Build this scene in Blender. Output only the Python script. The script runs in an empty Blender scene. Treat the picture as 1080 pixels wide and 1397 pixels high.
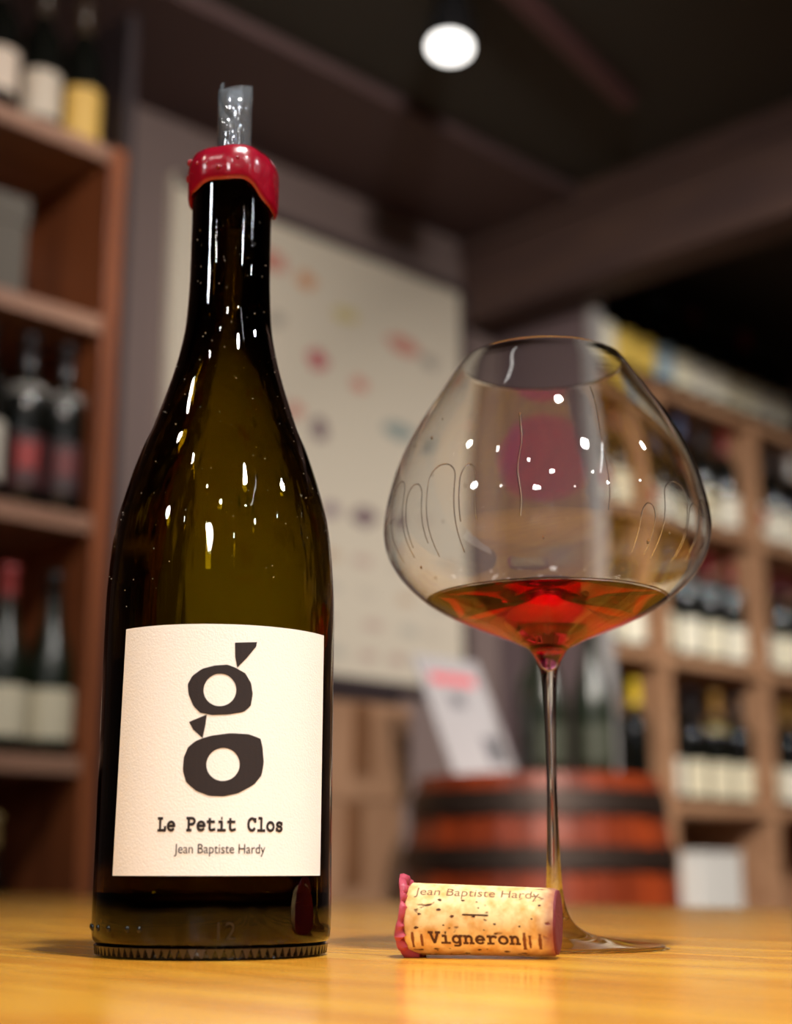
import bpy, bmesh, math, random
from math import sin, cos, tan, pi, radians as rad, hypot, atan2, sqrt, floor
from mathutils import Vector, Matrix
rnd = random.Random(7)
S = bpy.context.scene
COL = S.collection
TZ = 0.76                      # height of the table top
CZ = TZ + 0.0277               # height of the lens

# ------------------------------------------------------------------ camera
cd = bpy.data.cameras.new('camera'); cam = bpy.data.objects.new('camera', cd); COL.objects.link(cam)
cam.location = (0, 0, CZ); cam.rotation_euler = (rad(90 + 13.5), 0, 0)
cd.sensor_fit = 'HORIZONTAL'; cd.sensor_width = 36.0; cd.lens = 36.0 * 2040 / 1080
cd.clip_start = 0.01; cd.clip_end = 30
cd.dof.use_dof = True; cd.dof.focus_distance = 0.513
cd.dof.aperture_fstop = (cd.lens / 1000) / 0.0086
S.camera = cam

# ------------------------------------------------------------------ world, exposure
w = bpy.data.worlds.new('world'); S.world = w; w.use_nodes = True
w.node_tree.nodes['Background'].inputs[0].default_value = (1.0, 0.82, 0.7, 1)
w.node_tree.nodes['Background'].inputs[1].default_value = 0.028
S.view_settings.view_transform = 'Standard'; S.view_settings.look = 'None'
S.view_settings.gamma = 1; S.view_settings.use_curve_mapping = False
S.view_settings.exposure = 0.0
cy = S.cycles
cy.max_bounces = 20; cy.transmission_bounces = 18; cy.glossy_bounces = 8; cy.diffuse_bounces = 4
cy.transparent_max_bounces = 12; cy.sample_clamp_indirect = 4.0; cy.blur_glossy = 0.3
cy.caustics_reflective = True; cy.caustics_refractive = True; cy.use_denoising = True

def room(u, v, z=0.0):         # the room is turned 45 degrees to the lens: u runs along the picture wall, v runs into it
    c = cos(pi / 4)
    return Vector((u * c - v * c, u * c + v * c, z))

# lamps: (name-less) position, aim, watts, radius, colour.  Every one sits in a spotlight fixture built further down.
LAMPS = [
    ((0.72, -0.62, 2.30), (0.0, 0.45, 0.76), 1.3, 0.08, (1.0, 0.98, 0.97), 75),
    ((-2.35, -1.00, 2.30), (-0.05, 0.5, 0.95), 1.1, 0.13, (0.90, 0.97, 1.0), 70),
    ((-1.30, 0.16, 2.30), (-0.05, 0.6, 0.95), 0.4, 0.06, (1.0, 0.93, 0.80), 70),
    ((0.05, -1.55, 2.30), (0.0, 0.5, 0.80), 0.45, 0.065, (0.97, 0.98, 1.0), 75),
    ((1.75, 0.35, 2.30), (0.1, 0.6, 0.80), 1.6, 0.045, (0.86, 0.93, 1.0), 70),
    ((-0.65, -2.60, 2.30), (0.0, 0.2, 0.80), 0.5, 0.06, (1.0, 0.97, 0.93), 80),
    ((1.90, -1.70, 2.30), (0.2, 0.3, 0.80), 0.5, 0.045, (0.9, 0.95, 1.0), 80),
    ((-0.30, -1.25, 1.62), (-0.05, 0.5, 0.82), 0.85, 0.09, (0.97, 0.98, 1.0), 80),  # added low fill lamp that evens the light on the front label
    ((-0.95, -0.45, 2.30), (0.0, 0.5, 0.80), 0.15, 0.03, (1.0, 0.97, 0.93), 80),
    ((-0.45, -1.00, 2.30), (0.0, 0.5, 0.80), 0.15, 0.03, (1.0, 0.97, 0.93), 80),
    ((-1.75, -1.90, 2.30), (0.0, 0.5, 0.80), 0.15, 0.035, (1.0, 0.97, 0.93), 80),
    ((1.15, -1.35, 2.30), (0.0, 0.5, 0.80), 0.15, 0.03, (1.0, 0.96, 0.90), 80),
    ((0.95, -2.75, 2.30), (0.0, 0.5, 0.80), 0.15, 0.035, (1.0, 0.96, 0.90), 80),
    ((2.55, -0.55, 2.30), (0.0, 0.5, 0.80), 0.15, 0.035, (0.9, 0.95, 1.0), 80),
    ((0.22, 0.12, 2.30), (0.05, 0.35, 0.76), 5.7, 0.05, (1.0, 0.97, 0.93), 80),  # added lamp from above, brightens the table top
    # the back of the shop
    ((0.25, 1.25, 2.30), (-0.30, 3.20, 1.60), 9.0, 0.05, (1.0, 0.95, 0.90), 90),
    ((1.35, 1.55, 2.30), (1.35, 3.70, 0.85), 25.0, 0.05, (1.0, 0.95, 0.90), 90),
    ((0.55, 0.95, 2.30), (0.38, 2.70, 0.65), 5.7, 0.05, (1.0, 0.88, 0.76), 45),
    ((-0.35, 0.60, 2.30), (-0.75, 2.50, 1.30), 1.0, 0.05, (1.0, 0.88, 0.78), 70),
    ((0.104, 2.60, 2.335), (0.02, 2.25, 1.0), 0.5, 0.039, (1.0, 0.97, 0.92), 90),
]
FG, BG = 1.02, 0.85            # dimmers: the lamps over the table, the lamps over the back of the shop
for i, (p, t, W, r, c, sp) in enumerate(LAMPS):
    W *= FG if i < 15 else BG
    ld = bpy.data.lights.new('lamp_light', 'AREA'); ld.shape = 'DISK'; ld.size = 2 * r
    ld.energy = W; ld.color = c; ld.spread = rad(sp)
    lo = bpy.data.objects.new('lamp_light', ld); COL.objects.link(lo)
    d = (Vector(t) - Vector(p)).normalized()
    lo.location = Vector(p) + d * 0.004
    lo.rotation_euler = d.to_track_quat('-Z', 'Y').to_euler()

# ------------------------------------------------------------------ materials
def sr(r, g, b):
    f = lambda c: (c / 255 / 12.92) if c / 255 <= 0.04045 else ((c / 255 + 0.055) / 1.055) ** 2.4
    return (f(r), f(g), f(b), 1)
def mat(name, col, rough=0.5, **kw):
    m = bpy.data.materials.new(name); m.use_nodes = True
    b = m.node_tree.nodes['Principled BSDF']
    b.inputs['Base Color'].default_value = col; b.inputs['Roughness'].default_value = rough
    for k, v in kw.items(): b.inputs[k.replace('_', ' ')].default_value = v
    return m
def nodes(m):
    nt = m.node_tree
    def N(t, **k):
        n = nt.nodes.new(t)
        for a, v in k.items():
            if a.startswith('i_'): n.inputs[a[2:].replace('_', ' ')].default_value = v
            else: setattr(n, a, v)
        return n
    return nt, N, nt.nodes['Principled BSDF']
def grain(m, c1, c2, scale=(2, 40, 40), bump=0.1, rng=(0.3, 0.7), detail=6, dist=0.0008, c3=None):
    nt, N, b = nodes(m)
    tc = N('ShaderNodeTexCoord'); mp = N('ShaderNodeMapping'); mp.inputs['Scale'].default_value = scale
    ns = N('ShaderNodeTexNoise', i_Scale=1.0, i_Detail=detail, i_Roughness=0.6)
    ns.inputs['Distortion'].default_value = 0.6
    cr = N('ShaderNodeValToRGB'); cr.color_ramp.elements[0].color = c1; cr.color_ramp.elements[1].color = c2
    cr.color_ramp.elements[0].position, cr.color_ramp.elements[1].position = rng
    if c3:
        e = cr.color_ramp.elements.new((rng[0] + rng[1]) / 2); e.color = c3
    bp = N('ShaderNodeBump', i_Strength=bump, i_Distance=dist)
    L = nt.links.new
    L(tc.outputs['Object'], mp.inputs[0]); L(mp.outputs[0], ns.inputs['Vector']); L(ns.outputs['Fac'], cr.inputs[0])
    L(cr.outputs[0], b.inputs['Base Color']); L(ns.outputs['Fac'], bp.inputs['Height']); L(bp.outputs[0], b.inputs['Normal'])
    return m
def bumpy(m, scale, strength, dist, stretch=(1, 1, 1), detail=3):
    nt, N, b = nodes(m)
    tc = N('ShaderNodeTexCoord'); mp = N('ShaderNodeMapping'); mp.inputs['Scale'].default_value = stretch
    ns = N('ShaderNodeTexNoise', i_Scale=scale, i_Detail=detail)
    bp = N('ShaderNodeBump', i_Strength=strength, i_Distance=dist)
    nt.links.new(tc.outputs['Object'], mp.inputs[0]); nt.links.new(mp.outputs[0], ns.inputs['Vector'])
    nt.links.new(ns.outputs['Fac'], bp.inputs['Height']); nt.links.new(bp.outputs[0], b.inputs['Normal'])
    return m
def glass(name, ior=1.5, col=(1, 1, 1, 1), dens=0, vcol=(1, 1, 1, 1), rough=0.0, wob=None):
    m = bpy.data.materials.new(name); m.use_nodes = True; nt = m.node_tree; nt.nodes.clear()
    o = nt.nodes.new('ShaderNodeOutputMaterial'); g = nt.nodes.new('ShaderNodeBsdfPrincipled')
    g.inputs['IOR'].default_value = ior; g.inputs['Base Color'].default_value = col; g.inputs['Roughness'].default_value = rough
    g.inputs['Transmission Weight'].default_value = 1.0
    nt.links.new(g.outputs[0], o.inputs[0])
    if dens:
        v = nt.nodes.new('ShaderNodeVolumeAbsorption'); v.inputs['Density'].default_value = dens; v.inputs['Color'].default_value = vcol
        nt.links.new(v.outputs[0], o.inputs['Volume'])
    if wob:
        tc = nt.nodes.new('ShaderNodeTexCoord'); mp = nt.nodes.new('ShaderNodeMapping'); mp.inputs['Scale'].default_value = wob[1]
        ns = nt.nodes.new('ShaderNodeTexNoise'); ns.inputs['Scale'].default_value = wob[0]; ns.inputs['Detail'].default_value = 3
        bp = nt.nodes.new('ShaderNodeBump'); bp.inputs['Strength'].default_value = wob[2]; bp.inputs['Distance'].default_value = wob[3]
        nt.links.new(tc.outputs['Object'], mp.inputs[0]); nt.links.new(mp.outputs[0], ns.inputs['Vector'])
        nt.links.new(ns.outputs['Fac'], bp.inputs['Height']); nt.links.new(bp.outputs[0], g.inputs['Normal'])
    return m

M = {}
M['table'] = grain(mat('lacquered_oak', sr(200, 130, 55), 0.26, Coat_Weight=0.35, Coat_Roughness=0.12),
                   sr(202, 116, 16), sr(255, 192, 70), (60, 6, 60), 0.3, (0.30, 0.70), 10, 0.0005)
M['leftwood'] = grain(mat('stained_pine', sr(120, 60, 30), 0.5), sr(104, 54, 28), sr(150, 84, 46), (25, 25, 2))
M['leftboard'] = grain(mat('worn_pine_board', sr(130, 85, 60), 0.5), sr(128, 92, 74), sr(160, 122, 100), (2, 25, 25))
M['near_black'] = mat('near_black_finish', sr(38, 26, 28), 0.6)
M['rightwood'] = grain(mat('pale_pine', sr(180, 135, 100), 0.5), sr(150, 106, 76), sr(190, 146, 110), (3, 30, 30))
M['backwood'] = mat('dark_backing', sr(92, 50, 30), 0.6)
M['wall'] = bumpy(mat('plaster', sr(121, 103, 98), 0.85), 30, 0.1, 0.002)
M['wall_dark'] = bumpy(mat('dark_plaster', sr(96, 78, 72), 0.9), 30, 0.1, 0.002)
M['ceiling'] = bumpy(mat('dark_ceiling', sr(60, 55, 46), 0.9), 20, 0.1, 0.002)
M['bulkhead'] = grain(mat('maroon_timber', sr(88, 58, 54), 0.75), sr(66, 46, 43), sr(86, 62, 52), (2, 2, 20))
M['maroon'] = mat('maroon_paint', sr(88, 66, 64), 0.85)
M['floor'] = grain(mat('floor_stone', sr(90, 70, 58), 0.7), sr(80, 62, 50), sr(110, 88, 74), (3, 3, 3))
M['mauve'] = mat('mauve_side_panel', sr(108, 90, 92), 0.7)
M['sidepanel'] = bumpy(mat('grey_panel', sr(168, 163, 160), 0.6), 20, 0.05, 0.001)
M['paper'] = bumpy(mat('textured_label_paper', sr(250, 249, 243), 0.75), 1400, 0.35, 0.0003, detail=2)
M['ink'] = bumpy(mat('dark_brown_ink', sr(38, 28, 27), 0.8), 2000, 0.25, 0.0002)
M['corkink'] = mat('faded_cork_ink', sr(82, 44, 20), 0.8)
M['corkink2'] = mat('pale_cork_ink', sr(138, 96, 66), 0.8)
M['bottle'] = glass('olive_bottle_glass', 1.5, (1, 1, 1, 1), 1300, (0.72, 0.655, 0.03, 1), 0.0, (60, (1, 1, 0.12), 0.35, 0.0012))
M['clear'] = glass('clear_crystal', 1.5, (1, 1, 1, 1))
M['wetted'] = glass('wetted_crystal', 1.5 / 1.34, (1, 1, 1, 1))
M['wine'] = glass('red_wine', 1.34, (1, 1, 1, 1), 520, (0.988, 0.0, 0.86, 1))
def winesurf(m):
    nt = m.node_tree; g = [n for n in nt.nodes if n.type == 'BSDF_PRINCIPLED'][0]; N = nt.nodes.new
    tc = N('ShaderNodeTexCoord'); sx = N('ShaderNodeSeparateXYZ'); gt = N('ShaderNodeMath'); gt.operation = 'GREATER_THAN'; gt.inputs[1].default_value = 0.13015
    ma = N('ShaderNodeMath'); ma.operation = 'MULTIPLY_ADD'; ma.inputs[1].default_value = 0.34; ma.inputs[2].default_value = 1.0
    L = nt.links.new; L(tc.outputs['Object'], sx.inputs[0]); L(sx.outputs['Z'], gt.inputs[0]); L(gt.outputs[0], ma.inputs[0]); L(ma.outputs[0], g.inputs['IOR'])
winesurf(M['wine'])
M['bottlewine'] = mat('dark_red_wine', sr(26, 6, 8), 0.15)
M['film'] = bpy.data.materials.new('clear_plastic_film')
def filmmat(m):
    m.use_nodes = True; nt = m.node_tree; nt.nodes.clear(); N = nt.nodes.new; L = nt.links.new
    o = N('ShaderNodeOutputMaterial'); a = N('ShaderNodeMixShader'); b = N('ShaderNodeMixShader'); t = N('ShaderNodeBsdfTransparent'); t.inputs[0].default_value = (0.86, 0.9, 0.95, 1)
    g = N('ShaderNodeBsdfGlossy'); g.inputs['Roughness'].default_value = 0.06; d = N('ShaderNodeBsdfDiffuse'); d.inputs[0].default_value = (0.7, 0.75, 0.8, 1)
    f = N('ShaderNodeFresnel'); f.inputs[0].default_value = 1.9; b.inputs[0].default_value = 0.13
    tc = N('ShaderNodeTexCoord'); n = N('ShaderNodeTexNoise'); n.inputs['Scale'].default_value = 140; bp = N('ShaderNodeBump'); bp.inputs['Strength'].default_value = 0.5; bp.inputs['Distance'].default_value = 0.001
    L(tc.outputs['Object'], n.inputs['Vector']); L(n.outputs['Fac'], bp.inputs['Height']); L(bp.outputs[0], g.inputs['Normal']); L(bp.outputs[0], f.inputs['Normal'])
    L(t.outputs[0], b.inputs[1]); L(d.outputs[0], b.inputs[2]); L(f.outputs[0], a.inputs[0]); L(b.outputs[0], a.inputs[1]); L(g.outputs[0], a.inputs[2]); L(a.outputs[0], o.inputs[0])
filmmat(M['film'])
M['wax'] = bumpy(mat('red_sealing_wax', sr(140, 10, 34), 0.22, Coat_Weight=0.4, Coat_Roughness=0.1), 90, 0.35, 0.002)
M['wax'].node_tree.nodes['Principled BSDF'].inputs['Subsurface Weight'].default_value = 0.15
M['wax'].node_tree.nodes['Principled BSDF'].inputs['Subsurface Scale'].default_value = 0.002
M['waxpink'] = bumpy(mat('dusty_pink_wax', sr(178, 66, 84), 0.5), 300, 0.5, 0.001)
M['blackglass'] = mat('dark_bottle_glass', sr(14, 15, 12), 0.12)
M['greenglass'] = mat('green_black_glass', sr(18, 26, 12), 0.3)
M['card'] = grain(mat('cardboard', sr(150, 115, 86), 0.85), sr(132, 98, 72), sr(152, 116, 88), (6, 6, 6))
M['tape'] = mat('parcel_tape', sr(112, 78, 54), 0.4)
M['stave'] = grain(mat('barrel_oak', sr(110, 48, 26), 0.34), sr(86, 31, 13), sr(138, 54, 22), (14, 14, 1.5))
M['barrelhead'] = grain(mat('barrel_head_oak', sr(130, 92, 72), 0.5), sr(104, 66, 50), sr(140, 98, 76), (2, 25, 5))
M['hoop'] = mat('dark_iron_hoop', sr(48, 36, 30), 0.45, Metallic=0.6)
M['black'] = mat('black_metal', sr(22, 21, 22), 0.4)
M['rail'] = mat('track_rail', sr(96, 62, 62), 0.5)
M['white'] = mat('white_card', sr(222, 218, 210), 0.7)
M['emboss'] = mat('embossed_glass', sr(48, 37, 27), 0.15)
M['dust'] = mat('dust', sr(220, 210, 190), 0.9)
M['leaflet'] = mat('leaflet_paper', sr(160, 156, 158), 0.6)
M['greybox'] = mat('grey_card', sr(88, 82, 74), 0.8)
M['poster'] = bumpy(mat('poster_paper', sr(212, 200, 180), 0.6), 60, 0.05, 0.0005)
M['frame'] = mat('dark_picture_frame', sr(70, 56, 56), 0.5)
lens = bpy.data.materials.new('lamp_lens'); lens.use_nodes = True
_b = lens.node_tree.nodes['Principled BSDF']; _b.inputs['Emission Color'].default_value = (1, 0.97, 0.92, 1); _b.inputs['Emission Strength'].default_value = 3.0
M['lens'] = lens
_cm = {}
def cmat(rgb, rough=0.55):
    k = rgb + (rough,)
    if k not in _cm: _cm[k] = mat('print_colour', sr(*rgb), rough)
    return _cm[k]
# cork: tan agglomerate with pits, wine-stained towards its right end
def corkmat():
    m = mat('cork', sr(222, 178, 112), 0.8); nt, N, b = nodes(m); L = nt.links.new
    tc = N('ShaderNodeTexCoord')
    n1 = N('ShaderNodeTexNoise', i_Scale=230.0, i_Detail=5.0); L(tc.outputs['Object'], n1.inputs['Vector'])
    c1 = N('ShaderNodeValToRGB'); c1.color_ramp.elements[0].color = sr(220, 168, 92); c1.color_ramp.elements[1].color = sr(246, 218, 160)
    c1.color_ramp.elements[0].position = 0.32; c1.color_ramp.elements[1].position = 0.62
    L(n1.outputs['Fac'], c1.inputs[0])
    mp = N('ShaderNodeMapping'); mp.inputs['Scale'].default_value = (170, 330, 330); L(tc.outputs['Object'], mp.inputs[0])
    n2 = N('ShaderNodeTexNoise', i_Scale=1.0, i_Detail=3.0); L(mp.outputs[0], n2.inputs['Vector'])
    r2 = N('ShaderNodeValToRGB'); r2.color_ramp.elements[0].position = 0.655; r2.color_ramp.elements[1].position = 0.71; L(n2.outputs['Fac'], r2.inputs[0])
    mx = N('ShaderNodeMix', data_type='RGBA'); L(r2.outputs[0], mx.inputs['Factor']); L(c1.outputs[0], mx.inputs['A']); mx.inputs['B'].default_value = sr(92, 46, 20)
    sx = N('ShaderNodeSeparateXYZ'); L(tc.outputs['Object'], sx.inputs[0])
    n3 = N('ShaderNodeTexNoise', i_Scale=180.0); L(tc.outputs['Object'], n3.inputs['Vector'])
    ma = N('ShaderNodeMath', operation='MULTIPLY_ADD'); L(n3.outputs['Fac'], ma.inputs[0]); ma.inputs[1].default_value = 0.008; L(sx.outputs['X'], ma.inputs[2])
    mr = N('ShaderNodeMapRange'); L(ma.outputs[0], mr.inputs['Value']); mr.inputs['From Min'].default_value = 0.0225; mr.inputs['From Max'].default_value = 0.0295
    m2 = N('ShaderNodeMix', data_type='RGBA'); L(mr.outputs[0], m2.inputs['Factor']); L(mx.outputs['Result'], m2.inputs['A']); m2.inputs['B'].default_value = sr(140, 62, 62)
    L(m2.outputs['Result'], b.inputs['Base Color'])
    bp = N('ShaderNodeBump', i_Strength=0.5, i_Distance=0.0006, invert=True); L(r2.outputs[0], bp.inputs['Height']); L(bp.outputs[0], b.inputs['Normal'])
    return m
M['cork'] = corkmat()
M['pitdark'] = mat('cork_lenticel', sr(128, 74, 36), 0.9)
M['stain'] = bumpy(mat('wine_stained_cork', sr(112, 34, 44), 0.75), 400, 0.5, 0.001)

# ------------------------------------------------------------------ mesh helpers
def link(name, me, parent=None, m=None):
    o = bpy.data.objects.new(name, me); COL.objects.link(o)
    if m is not None and not me.materials: me.materials.append(m)
    if parent: o.parent = parent
    return o
def obj(name, bm, m, parent=None, smooth=False):
    me = bpy.data.meshes.new(name)
    bmesh.ops.recalc_face_normals(bm, faces=bm.faces)
    bm.to_mesh(me); bm.free()
    if smooth:
        me.polygons.foreach_set('use_smooth', [True] * len(me.polygons))
        me.set_sharp_from_angle(angle=rad(48))
    return link(name, me, parent, m)
def thing(name, label, cat, loc=(0, 0, 0), rz=0, group=None):
    o = bpy.data.objects.new(name, None); COL.objects.link(o); o.empty_display_size = 0.02
    o.location = loc; o.rotation_euler = (0, 0, rz); o['label'] = label; o['category'] = cat
    if group: o['group'] = group
    return o
def tag(o, label, cat, group=None):
    o['label'] = label; o['category'] = cat
    if group: o['group'] = group
    return o
def struct(o): o['kind'] = 'structure'; return o
def box(bm, x0, x1, y0, y1, z0, z1, bev=0):
    r = bmesh.ops.create_cube(bm, size=1)
    for v in r['verts']:
        v.co = Vector(((x0 + x1) / 2 + v.co.x * (x1 - x0), (y0 + y1) / 2 + v.co.y * (y1 - y0), (z0 + z1) / 2 + v.co.z * (z1 - z0)))
    if bev:
        es = list({e for v in r['verts'] for e in v.link_edges})
        bmesh.ops.bevel(bm, geom=es, offset=bev, segments=2, affect='EDGES', profile=0.6)
    return bm
def bx(*a, bev=0): return box(bmesh.new(), *a, bev=bev)
def lathe(prof, seg=64, bm=None, rf=None):
    """revolve (r, z) points; r = 0 closes on the axis. rf(theta, r, z) may return a changed (r, z)"""
    bm = bm or bmesh.new(); rings = []
    for r, z in prof:
        if r < 1e-7: rings.append([bm.verts.new((0, 0, z))])
        else:
            ring = []
            for i in range(seg):
                t = 2 * pi * i / seg; rr, zz = rf(t, r, z) if rf else (r, z)
                ring.append(bm.verts.new((rr * cos(t), rr * sin(t), zz)))
            rings.append(ring)
    for a, b in zip(rings, rings[1:]):
        for i in range(seg):
            j = (i + 1) % seg
            if len(a) == 1 and len(b) == 1: continue
            if len(a) == 1: bm.faces.new((a[0], b[i], b[j]))
            elif len(b) == 1: bm.faces.new((a[i], b[0], a[j]))
            else: bm.faces.new((a[i], b[i], b[j], a[j]))
    return bm
def smooth_prof(pts, n=6):
    out = []
    P = [pts[0]] + pts + [pts[-1]]
    for i in range(1, len(P) - 2):
        p0, p1, p2, p3 = P[i - 1], P[i], P[i + 1], P[i + 2]
        for k in range(n):
            t = k / n
            out.append(tuple(0.5 * ((2 * p1[j]) + (-p0[j] + p2[j]) * t + (2 * p0[j] - 5 * p1[j] + 4 * p2[j] - p3[j]) * t * t
                                    + (-p0[j] + 3 * p1[j] - 3 * p2[j] + p3[j]) * t ** 3) for j in (0, 1)))
    out.append(pts[-1])
    return [(max(r, 0), z) for r, z in out]
# writing: strokes of a bold typewriter face, (x, y) in units of the letter height
def arc(cx, cy_, rx, ry, a0, a1, n=12):
    return [(cx + rx * cos(rad(a0 + (a1 - a0) * i / n)), cy_ + ry * sin(rad(a0 + (a1 - a0) * i / n))) for i in range(n + 1)]
G = {
 'L': [[(.2, 0), (.2, .6)], [(.07, .6), (.34, .6)], [(.07, 0), (.52, 0), (.52, .18)]],
 'e': [[(.1, .22), (.5, .22)], arc(.3, .21, .2, .21, 0, 320, 16)],
 'P': [[(.17, 0), (.17, .6)], [(.06, 0), (.31, 0)], [(.06, .6)] + arc(.33, .45, .18, .15, 90, -90) + [(.17, .3)]],
 't': [[(.2, .58)] + [(.2, .12)] + arc(.32, .12, .12, .12, 180, 300, 8) + [(.5, .05)], [(.06, .42), (.47, .42)]],
 'i': [[(.14, .42), (.3, .42), (.3, 0)], [(.08, 0), (.52, 0)], [(.29, .6), (.31, .6)]],
 'C': [arc(.31, .3, .22, .3, 40, 320, 18), [(.51, .6), (.51, .42)]],
 'l': [[(.14, .62), (.3, .62), (.3, 0)], [(.08, 0), (.52, 0)]],
 'o': [arc(.3, .21, .21, .21, 0, 360, 18)],
 's': [[(.46, .42), (.46, .3)], [(.46, .36)] + arc(.3, .32, .15, .1, 40, 250, 10) + arc(.31, .1, .16, .11, 75, -150, 10), [(.13, .0), (.13, .13)]],
 'V': [[(.0, .6), (.22, .6)], [(.38, .6), (.6, .6)], [(.1, .6), (.3, 0), (.5, .6)]],
 'g': [arc(.26, .22, .18, .2, 0, 360, 16), [(.56, .42), (.44, .42), (.44, -.04)] + arc(.3, -.04, .14, .14, 0, -110, 8) + [(.14, -.17)]],
 'n': [[(.05, .42), (.15, .42), (.15, 0)], [(.04, 0), (.25, 0)], [(.15, .32)] + arc(.31, .27, .14, .15, 150, 0, 8) + [(.45, 0)], [(.36, 0), (.56, 0)]],
 'r': [[(.08, .42), (.22, .42), (.22, 0)], [(.08, 0), (.4, 0)], [(.22, .28)] + arc(.4, .26, .17, .16, 150, 40, 8)],
}
def type_text(bm, s, h, adv=0.6, wt=0.05):
    """flat mesh of the word in the xy plane, baseline y = 0, starting at x = 0, cap height 0.6 h units"""
    for k, ch in enumerate(s):
        if ch == ' ': continue
        for line in G[ch]:
            pts = [Vector(((k * adv + x) * h, y * h)) for x, y in line]; ww = wt * h
            for p, q in zip(pts, pts[1:]):
                d = (q - p)
                if d.length < 1e-9: continue
                d.normalize(); n = Vector((-d.y, d.x)) * ww; e = d * ww * 0.5
                vs = [bm.verts.new((a.x, a.y, 0)) for a in (p - e - n, q + e - n, q + e + n, p - e + n)]
                bm.faces.new(vs)
    return bm
def font_text(bm, s, h, width):
    cu = bpy.data.curves.new('writing', 'FONT'); cu.body = s; cu.size = 1.0; cu.resolution_u = 3
    o = bpy.data.objects.new('writing', cu); COL.objects.link(o)
    dg = bpy.context.evaluated_depsgraph_get(); me = bpy.data.meshes.new_from_object(o.evaluated_get(dg))
    COL.objects.unlink(o); bpy.data.objects.remove(o)
    t = bmesh.new(); t.from_mesh(me); bpy.data.meshes.remove(me)
    xs = [v.co.x for v in t.verts]; x0, x1 = min(xs), max(xs)
    tmp = {}
    for v in t.verts: tmp[v] = bm.verts.new(((v.co.x - x0) / (x1 - x0) * width, v.co.y * h / 0.7, 0))
    for f in t.faces:
        try: bm.faces.new([tmp[v] for v in f.verts])
        except ValueError: pass
    t.free(); return bm
def slice_x(bm, step):
    xs = [v.co.x for v in bm.verts]
    k = floor(min(xs) / step) + 1
    while k * step < max(xs):
        bmesh.ops.bisect_plane(bm, geom=bm.verts[:] + bm.edges[:] + bm.faces[:], plane_co=(k * step, 0, 0), plane_no=(1, 0, 0)); k += 1
def wrap(bm, R, th0=0.0):
    """xy plane -> upright cylinder of radius R, facing -y; x becomes arc length"""
    for v in bm.verts:
        t = v.co.x / R + th0; r = R + v.co.z
        v.co = Vector((r * sin(t), -r * cos(t), v.co.y))

# ------------------------------------------------------------------ the setting
U0, U1, V0, V1, H = -3.6, 5.2, -3.6, 2.55, 2.48
def rstruct(name, bm, m):
    o = obj(name, bm, m); o.rotation_euler = (0, 0, pi / 4); return struct(o)
rstruct('floor', bx(U0, U1, V0, V1, -0.05, 0), M['floor'])
rstruct('ceiling', bx(U0, U1, V0, V1, H, H + 0.05), M['ceiling'])
rstruct('wall_back', bx(U0, U1, V1, V1 + 0.1, 0, H), M['wall'])
rstruct('wall_left', bx(U0 - 0.1, U0, V0, V1, 0, H), M['wall_dark'])
rstruct('wall_right', bx(U1, U1 + 0.1, V0, V1, 0, H), M['wall_dark'])
rstruct('wall_front', bx(U0, U1, V0 - 0.1, V0, 0, H), M['wall_dark'])
t1 = rstruct('trim_1', bx(2.80, 2.90, V0, V1, CZ + 1.42, H), M['bulkhead'])         # the boxed beam across the shop
obj('moulding', bx(2.785, 2.80, V0, V1, H - 0.075, H - 0.045, bev=0.004), M['bulkhead'], t1)
obj('moulding', bx(2.785, 2.80, V0, V1, CZ + 1.42, CZ + 1.445, bev=0.004), M['bulkhead'], t1)
rstruct('trim_2', bx(-0.5, 2.80, 2.15, V1, H - 0.03, H), M['maroon'])     # a painted band along the picture wall
rstruct('baseboard_back', bx(1.45, 2.9, V1 - 0.015, V1, 0, 0.09, bev=0.003), M['near_black'])

# ------------------------------------------------------------------ table
tb = thing('counter_table', 'honey coloured lacquered oak table carrying the bottle, glass and cork', 'table', (0, 0, 0), pi / 4)
o = obj('tabletop', bx(-0.75, 1.04, -0.75, 1.72, TZ - 0.04, TZ, bev=0.003), M['table'], tb)
obj('apron', bx(-0.68, 0.97, -0.68, 1.65, TZ - 0.12, TZ - 0.04), M['table'], tb)
for (u, v) in ((-0.66, -0.66), (0.92, -0.66), (-0.66, 1.6), (0.92, 1.6)):
    obj('leg', bx(u - 0.03, u + 0.03, v - 0.03, v + 0.03, 0, TZ - 0.12, bev=0.004), M['table'], tb)

# ------------------------------------------------------------------ the wine bottle
BX, BY = -0.0628, 0.530
bt = thing('wine_bottle', 'dark olive wine bottle with cream label and red wax collar, standing on the table', 'bottle', (BX, BY, TZ))
prof_o = smooth_prof([(0.0365, 0.0012), (0.0388, 0.004), (0.0405, 0.0085), (0.0405, 0.03), (0.0405, 0.075), (0.0406, 0.112), (0.0401, 0.1295), (0.0383, 0.1482),
                      (0.0349, 0.1622), (0.0302, 0.1767), (0.0262, 0.1865), (0.0201, 0.2059), (0.0164, 0.2230), (0.0152, 0.240), (0.0150, 0.2548), (0.0150, 0.276), (0.0150, 0.281)], 5)
prof_lip = [(0.0160, 0.2815), (0.0163, 0.286), (0.0155, 0.2905), (0.0140, 0.2922), (0.0105, 0.2924), (0.0095, 0.291)]
prof_i = smooth_prof([(0.0095, 0.26), (0.0100, 0.235), (0.0118, 0.2230), (0.0165, 0.2059), (0.0228, 0.1865), (0.0268, 0.1767), (0.0317, 0.1622), (0.0354, 0.1482),
                      (0.0374, 0.1295), (0.0379, 0.112), (0.0378, 0.03), (0.0370, 0.021), (0.034, 0.0155), (0.024, 0.018), (0.012, 0.027), (0.0, 0.030)], 4)
prof_b = [(0.0, 0.018), (0.008, 0.0165), (0.02, 0.007), (0.029, 0.002), (0.0325, 0.0), (0.0355, 0.0)]
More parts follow.
